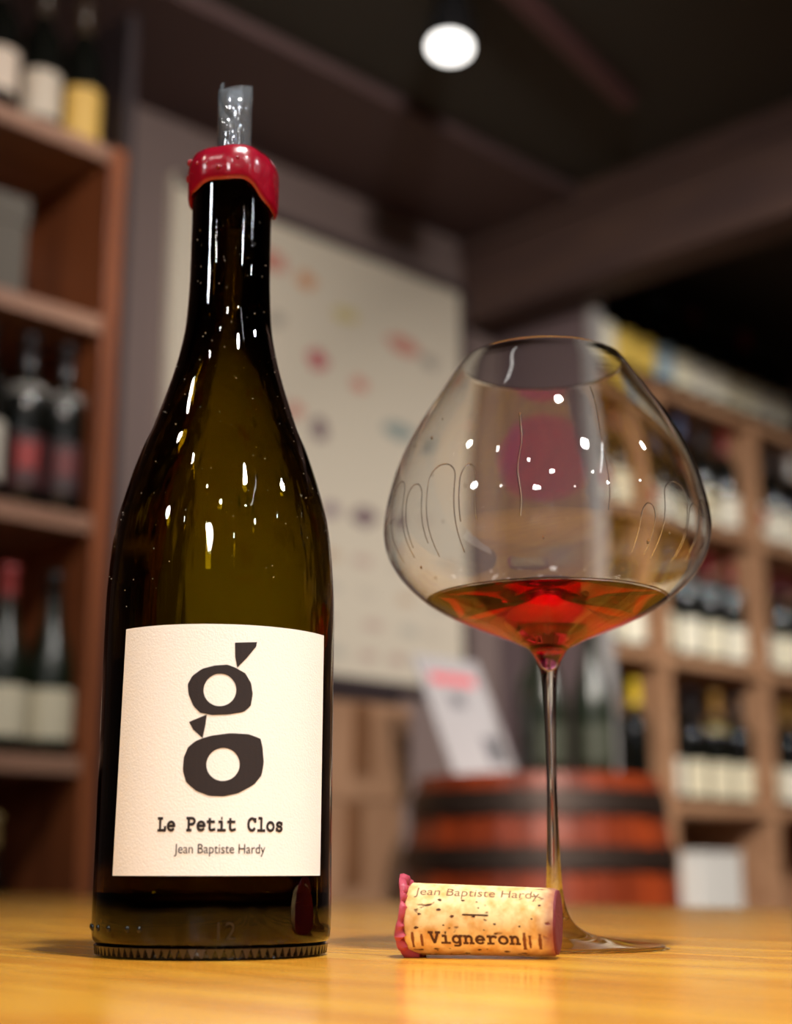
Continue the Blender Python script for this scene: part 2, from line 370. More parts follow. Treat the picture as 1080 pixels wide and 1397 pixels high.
obj('glass_body', lathe(prof_b + prof_o + prof_lip + prof_i, 96), M['bottle'], bt, True)
lvl = 0.098
obj('wine', lathe([(0.0, lvl), (0.0376, lvl), (0.0376, 0.03), (0.0367, 0.0215), (0.034, 0.016), (0.024, 0.0185), (0.012, 0.0275), (0.0, 0.0305)], 64), M['bottlewine'], bt, True)
# knurled ring at the foot
obj('base_ring', lathe([(0.0350, 0.0001), (0.0372, 0.0002), (0.0380, 0.0018), (0.0380, 0.0036)], 96), M['blackglass'], bt, True)
bm = bmesh.new()
for k in range(86):
    a0 = 2 * pi * k / 86; hw_ = pi / 86 * 0.96; P_ = lambda a, r, z: bm.verts.new((r * cos(a), r * sin(a), z))
    top = [P_(a0 - hw_, 0.0378, 0.0037), P_(a0 - hw_, 0.0396, 0.0037), P_(a0 + hw_, 0.0396, 0.0037), P_(a0 + hw_, 0.0378, 0.0037)]
    tip = [P_(a0 - hw_ * 0.2, 0.0376, 0.0008), P_(a0 - hw_ * 0.2, 0.0392, 0.0008), P_(a0 + hw_ * 0.2, 0.0392, 0.0008), P_(a0 + hw_ * 0.2, 0.0376, 0.0008)]
    bm.faces.new(top); bm.faces.new(tip)
    for i in range(4): bm.faces.new((top[i], top[(i + 1) % 4], tip[(i + 1) % 4], tip[i]))
kr = obj('knurled_ring', bm, M['emboss'], bt); kr['kind'] = 'stuff'
# embossed marks
for thd in (-83, -71, -60, -48.5, -35, -28):
    bm = bmesh.new(); bmesh.ops.create_uvsphere(bm, u_segments=10, v_segments=6, radius=0.00085)
    d = obj('embossed_dot', bm, M['blackglass'], bt, True); t = rad(thd - 0)
    d.location = (0.0404 * sin(t), -0.0404 * cos(t), 0.0095); d.scale = (1, 1, 1.4)
bm = font_text(bmesh.new(), '12', 0.0056, 0.0058)
slice_x(bm, 0.001)
r = bmesh.ops.extrude_face_region(bm, geom=bm.faces[:])
for g in r['geom']:
    if isinstance(g, bmesh.types.BMVert): g.co.z += 0.0005
wrap(bm, 0.0405, rad(9)); bmesh.ops.translate(bm, verts=bm.verts, vec=(0, 0, 0.0065))
obj('embossed_number', bm, M['emboss'], bt)
# the front label
RL = 0.0408
def lab(c):            # label photo measure -> (angle, height): linear fit, used for the print only
    x, y = c; fx = 2040; ph = rad(13.5)
    X = 110 + x / 2.794 - 540; Uv = 698.5 - (840 + y / 2.794)
    Y = fx * cos(ph) - Uv * sin(ph); Z = fx * sin(ph) + Uv * cos(ph)
    a = X * X + Y * Y; b = -2 * (X * BX + Y * BY); cc = BX * BX + BY * BY - RL * RL
    k = (-b - sqrt(b * b - 4 * a * cc)) / (2 * a)
    return (atan2(X * k - BX, -(Y * k - BY)) * RL, Z * k + 0.0277)
bm = bmesh.new(); nx, ny = 48, 4; grid = []
zb, zt = 0.0262, 0.1071
for j in range(ny + 1):
    f = j / ny; row = []
    a0, a1 = rad(-46.4 + 2.6 * f), rad(66.4 + 1.2 * f)
    for i in range(nx + 1):
        t = a0 + (a1 - a0) * i / nx; row.append(bm.verts.new((RL * sin(t), -RL * cos(t), zb + (zt - zb) * f)))
    grid.append(row)
for j in range(ny):
    for i in range(nx): bm.faces.new((grid[j][i], grid[j][i + 1], grid[j + 1][i + 1], grid[j + 1][i]))
fl = obj('front_label', bm, M['paper'], bt, True)
sm = fl.modifiers.new('thickness', 'SOLIDIFY'); sm.thickness = 0.0002; sm.offset = 0
fl.modifiers.new('edge_split', 'EDGE_SPLIT').split_angle = rad(40)
fl['label'] = 'cream textured paper label printed with a bold letter g'
RP = RL + 0.00022
def put(bm, name, m=M['ink'], parent=fl):
    wrap(bm, RP); return obj(name, bm, m, parent)
def poly(pts):
    bm = bmesh.new(); bm.faces.new([bm.verts.new((*lab(p), 0)) for p in pts]); slice_x(bm, 0.002); return bm
def ringpoly(pts, c, r):
    bm = bmesh.new(); P = [Vector(lab(p)) for p in pts]; C = Vector(lab(c)); rr = (Vector(lab((c[0] + r, c[1]))) - C).length; rz = abs(lab((c[0], c[1] + r))[1] - C.y)
    n = 72; inner, outer = [], []
    for i in range(n):
        a = 2 * pi * i / n; d = Vector((cos(a), sin(a))); best = None
        for p, q in zip(P, P[1:] + P[:1]):
            e = q - p; den = d.x * e.y - d.y * e.x
            if abs(den) < 1e-12: continue
            w_ = p - C; t = (w_.x * e.y - w_.y * e.x) / den; s_ = (w_.x * d.y - w_.y * d.x) / den
            if t > 0 and -1e-6 <= s_ <= 1 + 1e-6: best = t if best is None else max(best, t)
        outer.append(bm.verts.new((*(C + d * best), 0))); inner.append(bm.verts.new((C.x + rr * cos(a), C.y + rz * sin(a), 0)))
    for i in range(n):
        j = (i + 1) % n; bm.faces.new((inner[i], outer[i], outer[j], inner[j]))
    slice_x(bm, 0.002); return bm
put(poly([(588, 103), (672, 101), (669, 118), (632, 163), (597, 198), (589, 158)]), 'printed_letter')
put(ringpoly([(510, 190), (560, 187), (590, 198), (628, 220), (650, 258), (656, 300), (648, 345), (620, 368), (560, 377), (500, 379), (455, 370), (430, 345),
              (411, 300), (408, 262), (425, 230), (462, 203)], (531, 283), 62), 'printed_letter')
put(poly([(481, 377), (413, 405), (428, 433), (465, 467), (475, 420)]), 'printed_letter')
put(ringpoly([(465, 467), (500, 457), (570, 448), (640, 452), (685, 468), (693, 500), (698, 560), (690, 608), (660, 645), (600, 677), (545, 689), (490, 687), (440, 668),
              (402, 635), (389, 590), (393, 540), (410, 500), (438, 478)], (543, 567), 63), 'printed_letter')
a = lab((293, 822)); b = lab((768, 822)); bm = type_text(bmesh.new(), 'Le Petit Clos', (b[0] - a[0]) / (13 * 0.6 - 0.12), wt=0.072)
hh = (b[0] - a[0]) / (13 * 0.6 - 0.12)
for v in bm.verts: v.co.x += a[0] - 0.04 * hh; v.co.y = v.co.y * ((lab((293, 772))[1] - a[1]) / (0.66 * hh)) + a[1] + 0.0003
slice_x(bm, 0.002); put(bm, 'printed_name')
a = lab((356, 906)); b = lab((703, 906)); h_ = lab((356, 869))[1] - a[1]
bm = font_text(bmesh.new(), 'Jean Baptiste Hardy', h_, b[0] - a[0])
for v in bm.verts: v.co.x += a[0]; v.co.y += a[1]
slice_x(bm, 0.002); put(bm, 'printed_maker')
# back label, seen darkly through the glass
bm = bmesh.new(); row0, row1 = [], []
for i in range(25):
    t = rad(150 + 62 * i / 24); row0.append(bm.verts.new((RL * sin(t), -RL * cos(t), 0.035))); row1.append(bm.verts.new((RL * sin(t), -RL * cos(t), 0.1)))
for i in range(24): bm.faces.new((row0[i], row0[i + 1], row1[i + 1], row1[i]))
bl = obj('back_label', bm, M['paper'], bt, True)
# wax collar, dripping further down at both sides
def waxf(t, r, z):
    if z < 0.283:
        side = cos(t)                                   # right side positive
        z -= 0.0085 * max(0, side) ** 2 + 0.0035 * max(0, -side) ** 2 + 0.0006 * sin(7 * t)
    return (r * (1 + 0.012 * sin(5 * t + 1) + 0.008 * sin(11 * t)), z + 0.0004 * sin(4 * t))
obj('wax_collar', lathe(smooth_prof([(0.0151, 0.2808), (0.0160, 0.2796), (0.0170, 0.2812), (0.0174, 0.2845), (0.0172, 0.2880), (0.0163, 0.2912), (0.0148, 0.2936), (0.0126, 0.2948), (0.0106, 0.2944), (0.0096, 0.2925), (0.0096, 0.290)], 4),
                        96, rf=waxf), M['wax'], bt, True)
for k in range(9):
    t = rad(rnd.uniform(-80, 80)); bm = bmesh.new(); bmesh.ops.create_uvsphere(bm, u_segments=10, v_segments=6, radius=rnd.uniform(0.0005, 0.0010))
    d = obj('wax_blister', bm, M['wax'], bt, True); d.location = (0.0172 * sin(t), -0.0172 * cos(t), rnd.uniform(0.283, 0.2875))
bm = bmesh.new(); bmesh.ops.create_uvsphere(bm, u_segments=10, v_segments=6, radius=0.0015)
d = obj('wax_blister', bm, M['wax'], bt, True); d.location = (-0.0158, -0.004, 0.2915)

bm = bmesh.new(); rd = random.Random(5); po_ = [p for p in prof_o if 0.112 < p[1] < 0.27]
for k in range(170):
    r, z = po_[rd.randrange(len(po_))]; t = rd.uniform(-1.35, 1.35); z += rd.uniform(-0.003, 0.003)
    bmesh.ops.create_icosphere(bm, subdivisions=1, radius=rd.uniform(0.00007, 0.0002), matrix=Matrix.Translation((r * sin(t), -r * cos(t), z)))
du = obj('dust_specks', bm, M['dust'], bt); du['kind'] = 'stuff'
# clear rolled pouring film
pf = thing('pouring_film', 'clear rolled plastic pouring film poking out of the bottle mouth', 'pourer', (BX + 0.0003, BY, TZ))
bm = bmesh.new(); rows = []; n = 64
for i in range(n + 1):
    f = i / n; t = rad(150) + f * 2 * pi * 1.35; r = 0.0060 + 0.0009 * f
    top = 0.3272 + 0.0018 * sin(t * 1.0 + 0.4) - 0.0012 * cos(2 * t) + 0.0030 * max(0, 1 - f * 7)
    top -= 0.0055 * max(0, -sin(t))
    if f > 0.8: top -= (f - 0.8) * 0.075
    rows.append([bm.verts.new((r * cos(t), r * sin(t), 0.268 + (top - 0.268) * k / 6)) for k in range(7)])
for a_, b_ in zip(rows, rows[1:]):
    for k in range(6): bm.faces.new((a_[k], b_[k], b_[k + 1], a_[k + 1]))
o = obj('rolled_sheet', bm, M['film'], pf, True)
sm = o.modifiers.new('thickness', 'SOLIDIFY'); sm.thickness = 0.00015

# ------------------------------------------------------------------ the wine glass
GX, GY = 0.0590, 0.575
wg = thing('wine_glass', 'wide crystal wine glass on a thin stem holding a little red wine', 'wine glass', (GX, GY, TZ))
bowl = [(0.0028, 0.1000), (0.0040, 0.1048), (0.0072, 0.1106), (0.0112, 0.1130), (0.0150, 0.1149), (0.0214, 0.1175), (0.0277, 0.1200), (0.0336, 0.1226), (0.0389, 0.1252),
        (0.0455, 0.1290), (0.0500, 0.1324), (0.0542, 0.1363), (0.0577, 0.1402), (0.0603, 0.1440), (0.0621, 0.1475), (0.0633, 0.1511), (0.0639, 0.1549), (0.0640, 0.1590),
        (0.0633, 0.1653), (0.0618, 0.1725), (0.0596, 0.1803), (0.0569, 0.1875), (0.0531, 0.1955), (0.0489, 0.2028), (0.0443, 0.2099), (0.0398, 0.2167), (0.0355, 0.2235), (0.0326, 0.2273)]
stem = [(0.0, 0.0), (0.0385, 0.0), (0.0398, 0.0006), (0.0396, 0.0013), (0.034, 0.0019), (0.022, 0.0032), (0.012, 0.0056), (0.0062, 0.0100), (0.0036, 0.018), (0.0026, 0.03), (0.0020, 0.0515), (0.0019, 0.0624), (0.0022, 0.0850)]
outer = smooth_prof(stem[:2] + stem[2:] + bowl, 3)
inner = []
for k in range(len(bowl) - 1, 3, -1):
    r, z = bowl[k]; r1, z1 = bowl[max(k - 1, 0)]; r2, z2 = bowl[min(k + 1, len(bowl) - 1)]
    tx, tz = r2 - r1, z2 - z1; l = hypot(tx, tz); th = 0.0007 if k > 9 else 0.0007 + 0.00011 * (9 - k)
    inner.append((r - tz / l * th, z + tx / l * th))
inner += [(0.0092, 0.1139), (0.0056, 0.1118), (0.0034, 0.1085), (0.0020, 0.1045), (0.0, 0.1025)]
inner = smooth_prof(inner, 3)
gbm = lathe(outer + [(0.0323, 0.2275)] + inner, 128)
gb_ = obj('glass_bowl', gbm, M['clear'], wg, True)
WL = 0.1302
gb_.data.materials.append(M['wetted'])           # where wine touches the crystal the step in refractive index is smaller
inr = {}
for p_ in gb_.data.polygons:
    c_ = p_.center; rr_ = hypot(c_.x, c_.y)
    if 0.1024 < c_.z < WL and p_.normal.dot(Vector((-c_.x, -c_.y, 0.0)).normalized() + Vector((0, 0, 1))) > 0 : p_.material_index = 1
wp = [(r, z) for r, z in inner if z < WL]
k = max(i for i, p in enumerate(inner) if p[1] >= WL); (ra, za), (rb, zb_) = inner[k], inner[k + 1]
rw = rb + (ra - rb) * (WL - zb_) / (za - zb_)
wp = [(0, WL), (rw - 0.001, WL), (rw - 0.00006, WL + 0.0003)] + [(max(r - 0.00005, 0), z + 0.00004) for r, z in wp]
tag(obj('red_wine', lathe(wp, 128), M['wine'], None, True), 'small pool of red wine lying in the bottom of the glass bowl', 'wine').location = (GX, GY, TZ)
def bowl_at(th, zq):
    for (r0, z0), (r1, z1) in zip(bowl[9:], bowl[10:]):
        if z0 <= zq <= z1: return r0 + (r1 - r0) * (zq - z0) / (z1 - z0)
    return 0.05
for k in range(26):  # clear droplets added in the bowl; their glints stand in for lamp reflections
    zq = rnd.choice([rnd.uniform(0.136, 0.15), rnd.uniform(0.136, 0.215)]); th = rnd.uniform(0, 2 * pi); r = bowl_at(th, zq) - 0.0009
    bm = bmesh.new(); bmesh.ops.create_uvsphere(bm, u_segments=8, v_segments=6, radius=rnd.uniform(0.0003, 0.0007))
    d = obj('glint_droplet', bm, M['clear'], wg, True); d.location = (r * cos(th), r * sin(th), zq); d.scale = (0.8, 0.8, 1.5)

# tears of wine clinging inside the bowl: inverted loops and thin runs
def tear(path, r_):
    bm = bmesh.new(); rings = []
    P_ = [Vector(((bowl_at(t, z) - 0.00085) * cos(t), (bowl_at(t, z) - 0.00085) * sin(t), z)) for t, z in path]
    for i, p in enumerate(P_):
        d = (P_[min(i + 1, len(P_) - 1)] - P_[max(i - 1, 0)]).normalized(); n = Vector((p.x, p.y, 0)).normalized(); b = d.cross(n).normalized(); n = b.cross(d)
        rings.append([bm.verts.new(p + (b * cos(a) * 1.6 + n * sin(a) * 0.7) * r_) for a in (2 * pi * k / 6 for k in range(6))])
    for a_, b_ in zip(rings, rings[1:]):
        for k in range(6): bm.faces.new((a_[k], a_[(k + 1) % 6], b_[(k + 1) % 6], b_[k]))
    bm.faces.new(rings[0]); bm.faces.new(rings[-1])
    o = obj('wine_tear', bm, M['clear'], wg, True)
for az, w_, zb2, zt2 in ((-158, 5, .142, .172), (-146, 4.5, .145, .168), (-133, 6, .140, .173), (-122, 3, .150, .171), (-47, 6, .138, .166), (-36, 4, .140, .160), (-28, 5, .143, .163), (-60, 3, .139, .156)):
    a0 = rad(az); path = [(a0 - rad(w_), zb2 + (zt2 - 0.006 - zb2) * k / 8) for k in range(8)]
    path += [(a0 + rad(w_) * -cos(pi * k / 10), zt2 - 0.006 + 0.006 * sin(pi * k / 10)) for k in range(11)]
    path += [(a0 + rad(w_), zt2 - 0.006 - (zt2 - 0.006 - zb2) * k / 8) for k in range(1, 9)]
    tear(path, 0.00016)
tear([(rad(-104) + 0.01 * sin(k * 0.9), 0.150 + 0.040 * k / 12) for k in range(13)], 0.00022)
tear([(rad(-75) + 0.008 * sin(k * 0.7), 0.152 + 0.050 * k / 12) for k in range(13)], 0.00016)

# ------------------------------------------------------------------ the cork
RC0, RC1, LC = 0.0116, 0.0107, 0.0490
ck = thing('wine_cork', 'printed natural cork lying on its side with torn pink wax', 'cork', (0.0287, 0.5100, TZ + 0.0115), rad(-13))
def crad(x): return RC0 + (RC1 - RC0) * (x + LC / 2) / LC
def tox(bm):                         # lathe axis z -> x
    for v in bm.verts: v.co = Vector((v.co.z, v.co.y, v.co.x * -1))
    return bm
cp = [(RC0 - 0.0008, -LC / 2 + 0.0001), (RC0, -LC / 2 + 0.0009)] + [(crad(-LC / 2 + LC * k / 8), -LC / 2 + LC * k / 8) for k in range(1, 8)] + [(RC1, LC / 2 - 0.0008), (RC1 - 0.0007, LC / 2)]
bd = obj('cork_body', tox(lathe([(0, -LC / 2)] + cp + [(0, LC / 2)], 64)), M['cork'], ck, True)
se = obj('stained_end', tox(lathe([(0, LC / 2 - 0.001), (RC1 - 0.0004, LC / 2 - 0.001), (RC1 - 0.0005, LC / 2 + 0.0003), (RC1 - 0.0014, LC / 2 + 0.0006), (0, LC / 2 + 0.0006)], 64)), M['stain'], ck, False)
se['label'] = 'crimson wine-stained end of the cork'
def on_cork(bm, x0, el, m, name, par=bd):     # x along the cork, y up its side from the elevation el (degrees)
    ys = [v.co.y for v in bm.verts]; k = floor(min(ys) / 0.0007) + 1
    while k * 0.0007 < max(ys):
        bmesh.ops.bisect_plane(bm, geom=bm.verts[:] + bm.edges[:] + bm.faces[:], plane_co=(0, k * 0.0007, 0), plane_no=(0, 1, 0)); k += 1
    for v in bm.verts:
        x = v.co.x + x0; R_ = crad(x) + 0.00008; t = rad(el) + v.co.y / R_
        v.co = Vector((x, -R_ * cos(t), R_ * sin(t)))
    return obj(name, bm, m, par)
hv = 0.0300 / (8 * 0.6)
on_cork(type_text(bmesh.new(), 'Vigneron', hv, wt=0.07), -0.0162, -38, M['corkink'], 'printed_word')
on_cork(font_text(bmesh.new(), 'Jean Baptiste Hardy', 0.0036, 0.0410), -0.0215, 43, M['corkink2'], 'printed_word')
on_cork(box(bmesh.new(), 0, 0.0085, -0.0002, 0.0003, 0, 0.0001), -0.0050, 10, M['corkink'], 'printed_line')
def pit(bm, x, y, s):
    n = 7; vs = [bm.verts.new((x + s * rnd.uniform(0.5, 1.3) * cos(2 * pi * i / n), y + 0.6 * s * rnd.uniform(0.5, 1.2) * sin(2 * pi * i / n), 0)) for i in range(n)]
    bm.faces.new(vs)
for k in range(34):
    bm = bmesh.new(); x = rnd.uniform(-0.021, 0.021); pit(bm, 0, 0, rnd.choice([0.0004, 0.0005, 0.0007, 0.0009])); on_cork(bm, x, rnd.choice([rnd.uniform(-75, -50), rnd.uniform(-14, 36), rnd.uniform(-14, 36)]), M['corkink'], 'cork_pit')
for x, s in ((-0.0215, 1), (-0.0185, .8), (0.0150, 1.1), (0.0168, .8), (0.0200, 1)):       # long lenticels crossing the print
    bm = bmesh.new(); n = 12
    L_ = [(0.0006 * s * rnd.uniform(0.5, 1.1), 0.006 * s * (i / 6 - 0.5)) for i in range(7)]
    vs = [bm.verts.new((-a, b, 0)) for a, b in L_] + [bm.verts.new((a, b, 0)) for a, b in reversed(L_)]
    bm.faces.new(vs); bmesh.ops.triangulate(bm, faces=bm.faces); on_cork(bm, x, -34, M['pitdark'], 'cork_pit')
# torn wax ring on the left end
bm = bmesh.new(); rows = []; n = 72
rr = random.Random(3)
nz = [rr.uniform(-1, 1) for _ in range(n)]
for i in range(n):
    t = 2 * pi * i / n; s1 = nz[i] * 0.5 + nz[i - 1] * 0.5
    up = max(0, sin(t)); R_ = RC0 + 0.0006 + 0.0016 * up ** 3 + 0.0008 * s1
    wd = 0.0018 + 0.0013 * s1 + 0.0016 * max(0, cos(t - rad(235))) ** 3 + 0.0015 * max(0, -sin(t)) ** 2; off = -LC / 2 - 0.0016 - 0.0010 * abs(sin(t)) + 0.0012 * max(0, -sin(t)) ** 2 + 0.0009 * sin(3 * t)
    pr = [(R_ - 0.0028, off + 0.0005), (R_ - 0.0009, off - 0.0003), (R_ + 0.0002, off), (R_ + 0.0004, off + wd * 0.5), (R_ - 0.0001, off + wd), (R_ - 0.0012, off + wd + 0.0005), (R_ - 0.0026, off + wd)]
    rows.append([bm.verts.new((x, -max(r, 0.004) * cos(t), max(r, 0.004) * sin(t))) for r, x in pr])
for i in range(n):
    a_, b_ = rows[i], rows[(i + 1) % n]
    for k in range(len(a_)): k2 = (k + 1) % len(a_); bm.faces.new((a_[k], b_[k], b_[k2], a_[k2]))
obj('wax_remnant', bm, M['waxpink'], ck, True)
obj('wax_cap', tox(lathe([(0, -LC / 2 - 0.0012), (RC0 - 0.001, -LC / 2 - 0.0012), (RC0 - 0.001, -LC / 2 + 0.0002), (0, -LC / 2 + 0.0002)], 48)), M['waxpink'], ck)
ck.location.z = TZ + 0.0119
ck.rotation_euler = (0, rad(1.0), rad(-13))

# ------------------------------------------------------------------ background bottles
_mc = {}
def shared(key, fn, m, smooth=True):
    if key not in _mc:
        bm = fn(); me = bpy.data.meshes.new(key[0]); bmesh.ops.recalc_face_normals(bm, faces=bm.faces); bm.to_mesh(me); bm.free()
        if smooth: me.polygons.foreach_set('use_smooth', [True] * len(me.polygons))
        me.materials.append(m); _mc[key] = me
    return _mc[key]
SH = {'bordeaux': [(0.0, 0.0), (0.034, 0.0), (0.0365, 0.003), (0.0368, 0.18), (0.0345, 0.198), (0.022, 0.217), (0.0152, 0.232), (0.0142, 0.25), (0.0138, 0.292), (0.0152, 0.293), (0.0152, 0.300), (0.0, 0.300)],
      'burgundy': [(0.0, 0.0), (0.037, 0.0), (0.040, 0.004), (0.040, 0.125), (0.0375, 0.15), (0.029, 0.18), (0.020, 0.207), (0.0155, 0.235), (0.0142, 0.26), (0.0138, 0.288), (0.0155, 0.289), (0.0155, 0.297), (0.0, 0.297)]}
RAD = {'bordeaux': 0.0368, 'burgundy': 0.040}
def bgbottle(u, v, z, shape, labc, capc, label, group, glassm='blackglass', lz=(0.03, 0.12), blob=None, neck=None):
    t = thing('wine_bottle', label, 'bottle', room(u, v, z), pi / 4, group)
    link('glass_body', shared(('glass_body', shape, glassm), lambda: lathe(SH[shape], 28), M[glassm]), t)
    R_ = RAD[shape] + 0.0004
    def strip(z0, z1, a0, a1, r_):
        bm = bmesh.new(); n = 14; lo, hi = [], []
        for i in range(n + 1):
            a = rad(a0 + (a1 - a0) * i / n); lo.append(bm.verts.new((r_ * sin(a), -r_ * cos(a), z0))); hi.append(bm.verts.new((r_ * sin(a), -r_ * cos(a), z1)))
        for i in range(n): bm.faces.new((lo[i], lo[i + 1], hi[i + 1], hi[i]))
        return bm
    pl = link('paper_label', shared(('paper_label', shape, labc, lz), lambda: strip(lz[0], lz[1], -85, 85, R_), cmat(labc)), t)
    if blob:
        link('label_emblem', shared(('label_emblem', shape, blob, lz), lambda: strip(lz[0] + 0.03, lz[1] - 0.015, -50, 5, R_ + 0.0004), cmat(blob)), pl)
    if neck:
        link('neck_label', shared(('neck_label', shape, neck), lambda: lathe([(0.0300, 0.186), (0.0265, 0.2)] if shape == 'burgundy' else [(0.0362, 0.193), (0.030, 0.2065)], 20), cmat(neck)), t)
    link('capsule', shared(('capsule', shape, capc), lambda: lathe([(0.0153, 0.238), (0.0147, 0.25), (0.0145, 0.287), (0.0160, 0.288), (0.0160, 0.3012), (0.0, 0.3016)], 20), cmat(capc, 0.35)), t)
    return t
ORD = ['first', 'second', 'third', 'fourth', 'fifth', 'sixth', 'seventh', 'eighth', 'ninth', 'tenth', 'eleventh', 'twelfth', 'thirteenth']

# ---- left shelf unit
LU, LV, LD = 1.40, 2.085, 0.31
ls = thing('wooden_wine_shelf', 'tall orange-brown wooden wine shelf at the left edge, in front of the plaster wall', 'shelf', room(0, 0), pi / 4)
LB = [2.031, 1.707, 1.353, 0.953, 0.56, 0.10]
LL = 0.42
obj('side_panel', bx(LU - 0.032, LU, LV, LV + LD, 0, LB[0] + 0.015, bev=0.002), M['leftwood'], ls)
obj('side_panel', bx(LL, LL + 0.035, LV, LV + LD, 0, LB[0] + 0.015, bev=0.002), M['leftwood'], ls)
obj('dark_end_strip', bx(LU, LU + 0.022, LV + 0.01, LV + LD, 0, LB[0] + 0.3, bev=0.002), M['near_black'], ls)  # dark upright strip along the right end of the unit
obj('back_panel', bx(LL, LU, LV + LD, LV + LD + 0.012, 0, LB[0] + 0.3), M['backwood'], ls)
for zz in LB:
    obj('shelf_board', bx(LL + 0.035, LU - 0.032, LV + 0.004, LV + LD, zz - 0.015, zz + 0.015, bev=0.002), M['leftboard'], ls)
def lrow(z, items, wh, v=LV + 0.075):
    for k, (u, shape, labc, capc, kw, txt) in enumerate(items):
        bgbottle(u, v, z, shape, labc, capc, txt, wh, **kw)
zz = LB[0] + 0.015
lrow(zz, [(1.175, 'bordeaux', (214, 196, 178), (50, 40, 34), dict(lz=(0.05, 0.13)), 'dark bottle with pinkish white label at the top left corner of the shelf'),
          (1.262, 'bordeaux', (196, 182, 164), (60, 48, 36), dict(lz=(0.03, 0.12)), 'dark bottle with grey-white label between two others atop the left shelf'),
          (1.347, 'bordeaux', (206, 166, 84), (60, 46, 30), dict(lz=(0.02, 0.12)), 'dark bottle with golden yellow label atop the left shelf')], 'bottles on top of the left shelf')
zz = LB[2] + 0.015
lrow(zz, [(1.175, 'bordeaux', (190, 184, 172), (30, 26, 26), dict(lz=(0.03, 0.13)), 'dark bottle with pale label at the left frame edge, middle shelf'),
          (1.256, 'bordeaux', (60, 22, 24), (28, 24, 26), dict(blob=(140, 32, 30), neck=(190, 186, 178)), 'dark bottle with grey neck band and bright red emblem, left shelf'),
          (1.329, 'bordeaux', (46, 22, 24), (26, 22, 24), dict(blob=(96, 28, 28), neck=(170, 166, 160)), 'dark bottle with dull red emblem next to the shelf side, left shelf')], 'bottles on the middle left shelf', LV + 0.045)
zz = LB[3] + 0.015
lrow(zz, [(1.240, 'burgundy', (214, 206, 180), (150, 62, 62), dict(lz=(0.025, 0.105), glassm='greenglass'), 'wide dark bottle with cream label and faded red capsule, left shelf'),
          (1.326, 'burgundy', (206, 198, 172), (26, 22, 20), dict(lz=(0.025, 0.105), glassm='greenglass'), 'wide dark bottle with cream label and black capsule, left shelf')], 'cream labelled bottles on the lower left shelf', LV + 0.042)
zz = LB[4] + 0.015
lrow(zz, [(1.255, 'burgundy', (60, 48, 36), (150, 128, 80), dict(lz=(0.03, 0.10)), 'dark bottle with ochre capsule just above the table edge, left shelf')], 'bottles on the lowest left shelf')
gb = thing('storage_carton', 'grey carton standing in the second compartment of the left shelf', 'box', room(1.19, LV + 0.12, LB[1] + 0.015), pi / 4)
obj('carton_body', bx(-0.09, 0.055, -0.06, 0.10, 0, 0.19, bev=0.003), M['greybox'], gb)
obj('lid', bx(-0.093, 0.058, -0.063, 0.103, 0.15, 0.198, bev=0.002), M['greybox'], gb)

# ---- right shelf unit
RU, RV, RD = 2.93, 2.20, 0.33
rs = thing('pale_wine_rack', 'large pale pine wine rack with grey side, far right behind the glass', 'shelf', room(0, 0), pi / 4)
RB = [CZ + 1.25, CZ + 0.905, CZ + 0.53, CZ + 0.155, CZ - 0.22, 0.12]
obj('side_panel', bx(RU, RU + 0.03, RV + 0.03, V1 - 0.005, 0, 2.36), M['mauve'], rs)
obj('corner_post', bx(RU - 0.004, RU + 0.03, RV, RV + 0.03, 0, 2.36, bev=0.002), M['sidepanel'], rs)
RE = 4.62
ups = [3.165, 3.645, 4.125, RE - 0.035]
for u in ups: obj('upright', bx(u, u + 0.035, RV, RV + RD, 0, RB[0] - 0.015, bev=0.002), M['rightwood'], rs)
obj('back_panel', bx(RU + 0.03, RE, RV + RD, RV + RD + 0.012, 0, 2.3), M['backwood'], rs)
cols = [RU + 0.03] + [u for u in ups]
for r_, zz in enumerate(RB):
    if r_ == 0: obj('shelf_board', bx(RU + 0.03, RE, RV - 0.005, RV + RD, zz - 0.015, zz + 0.015, bev=0.002), M['rightwood'], rs)
    else:
        for k in range(4):
            a0 = cols[k] + (0.035 if k else 0); obj('shelf_board', bx(a0, cols[k + 1], RV + 0.003, RV + RD, zz - 0.015, zz + 0.015, bev=0.002), M['rightwood'], rs)
CRE = [(236, 226, 196), (228, 220, 200), (240, 232, 208), (220, 208, 176)]
CAPS = [(30, 26, 26), (120, 24, 30), (60, 74, 104), (200, 196, 190), (28, 30, 30), (150, 110, 50), (90, 20, 26), (232, 196, 30)]
rows_txt = {0: 'on top of the pale rack', 1: 'on the highest rack shelf', 2: 'on the middle rack shelf', 3: 'on the low rack shelf'}
capnm = {0: 'black', 1: 'red', 2: 'blue', 3: 'silver', 4: 'black', 5: 'bronze', 6: 'dark red', 7: 'yellow'}
us_top = [3.015 + 0.088 * k for k in range(11)]
for k, u in enumerate(us_top):
    lc = (214, 178, 70) if k in (1, 2) else ((150, 170, 180) if k == 3 else CRE[k % 4]); c = (5, 0, 4, 2, 0, 6, 4, 0, 1, 4, 0)[k]
    nm = 'yellow' if k in (1, 2) else ('bluish' if k == 3 else 'cream')
    bgbottle(u, RV + 0.05, RB[0] + 0.015, 'bordeaux', lc, CAPS[c], '%s bottle from the left %s, with %s label' % (ORD[k], rows_txt[0], nm), 'bottles on top of the pale rack', lz=(0.04, 0.135))
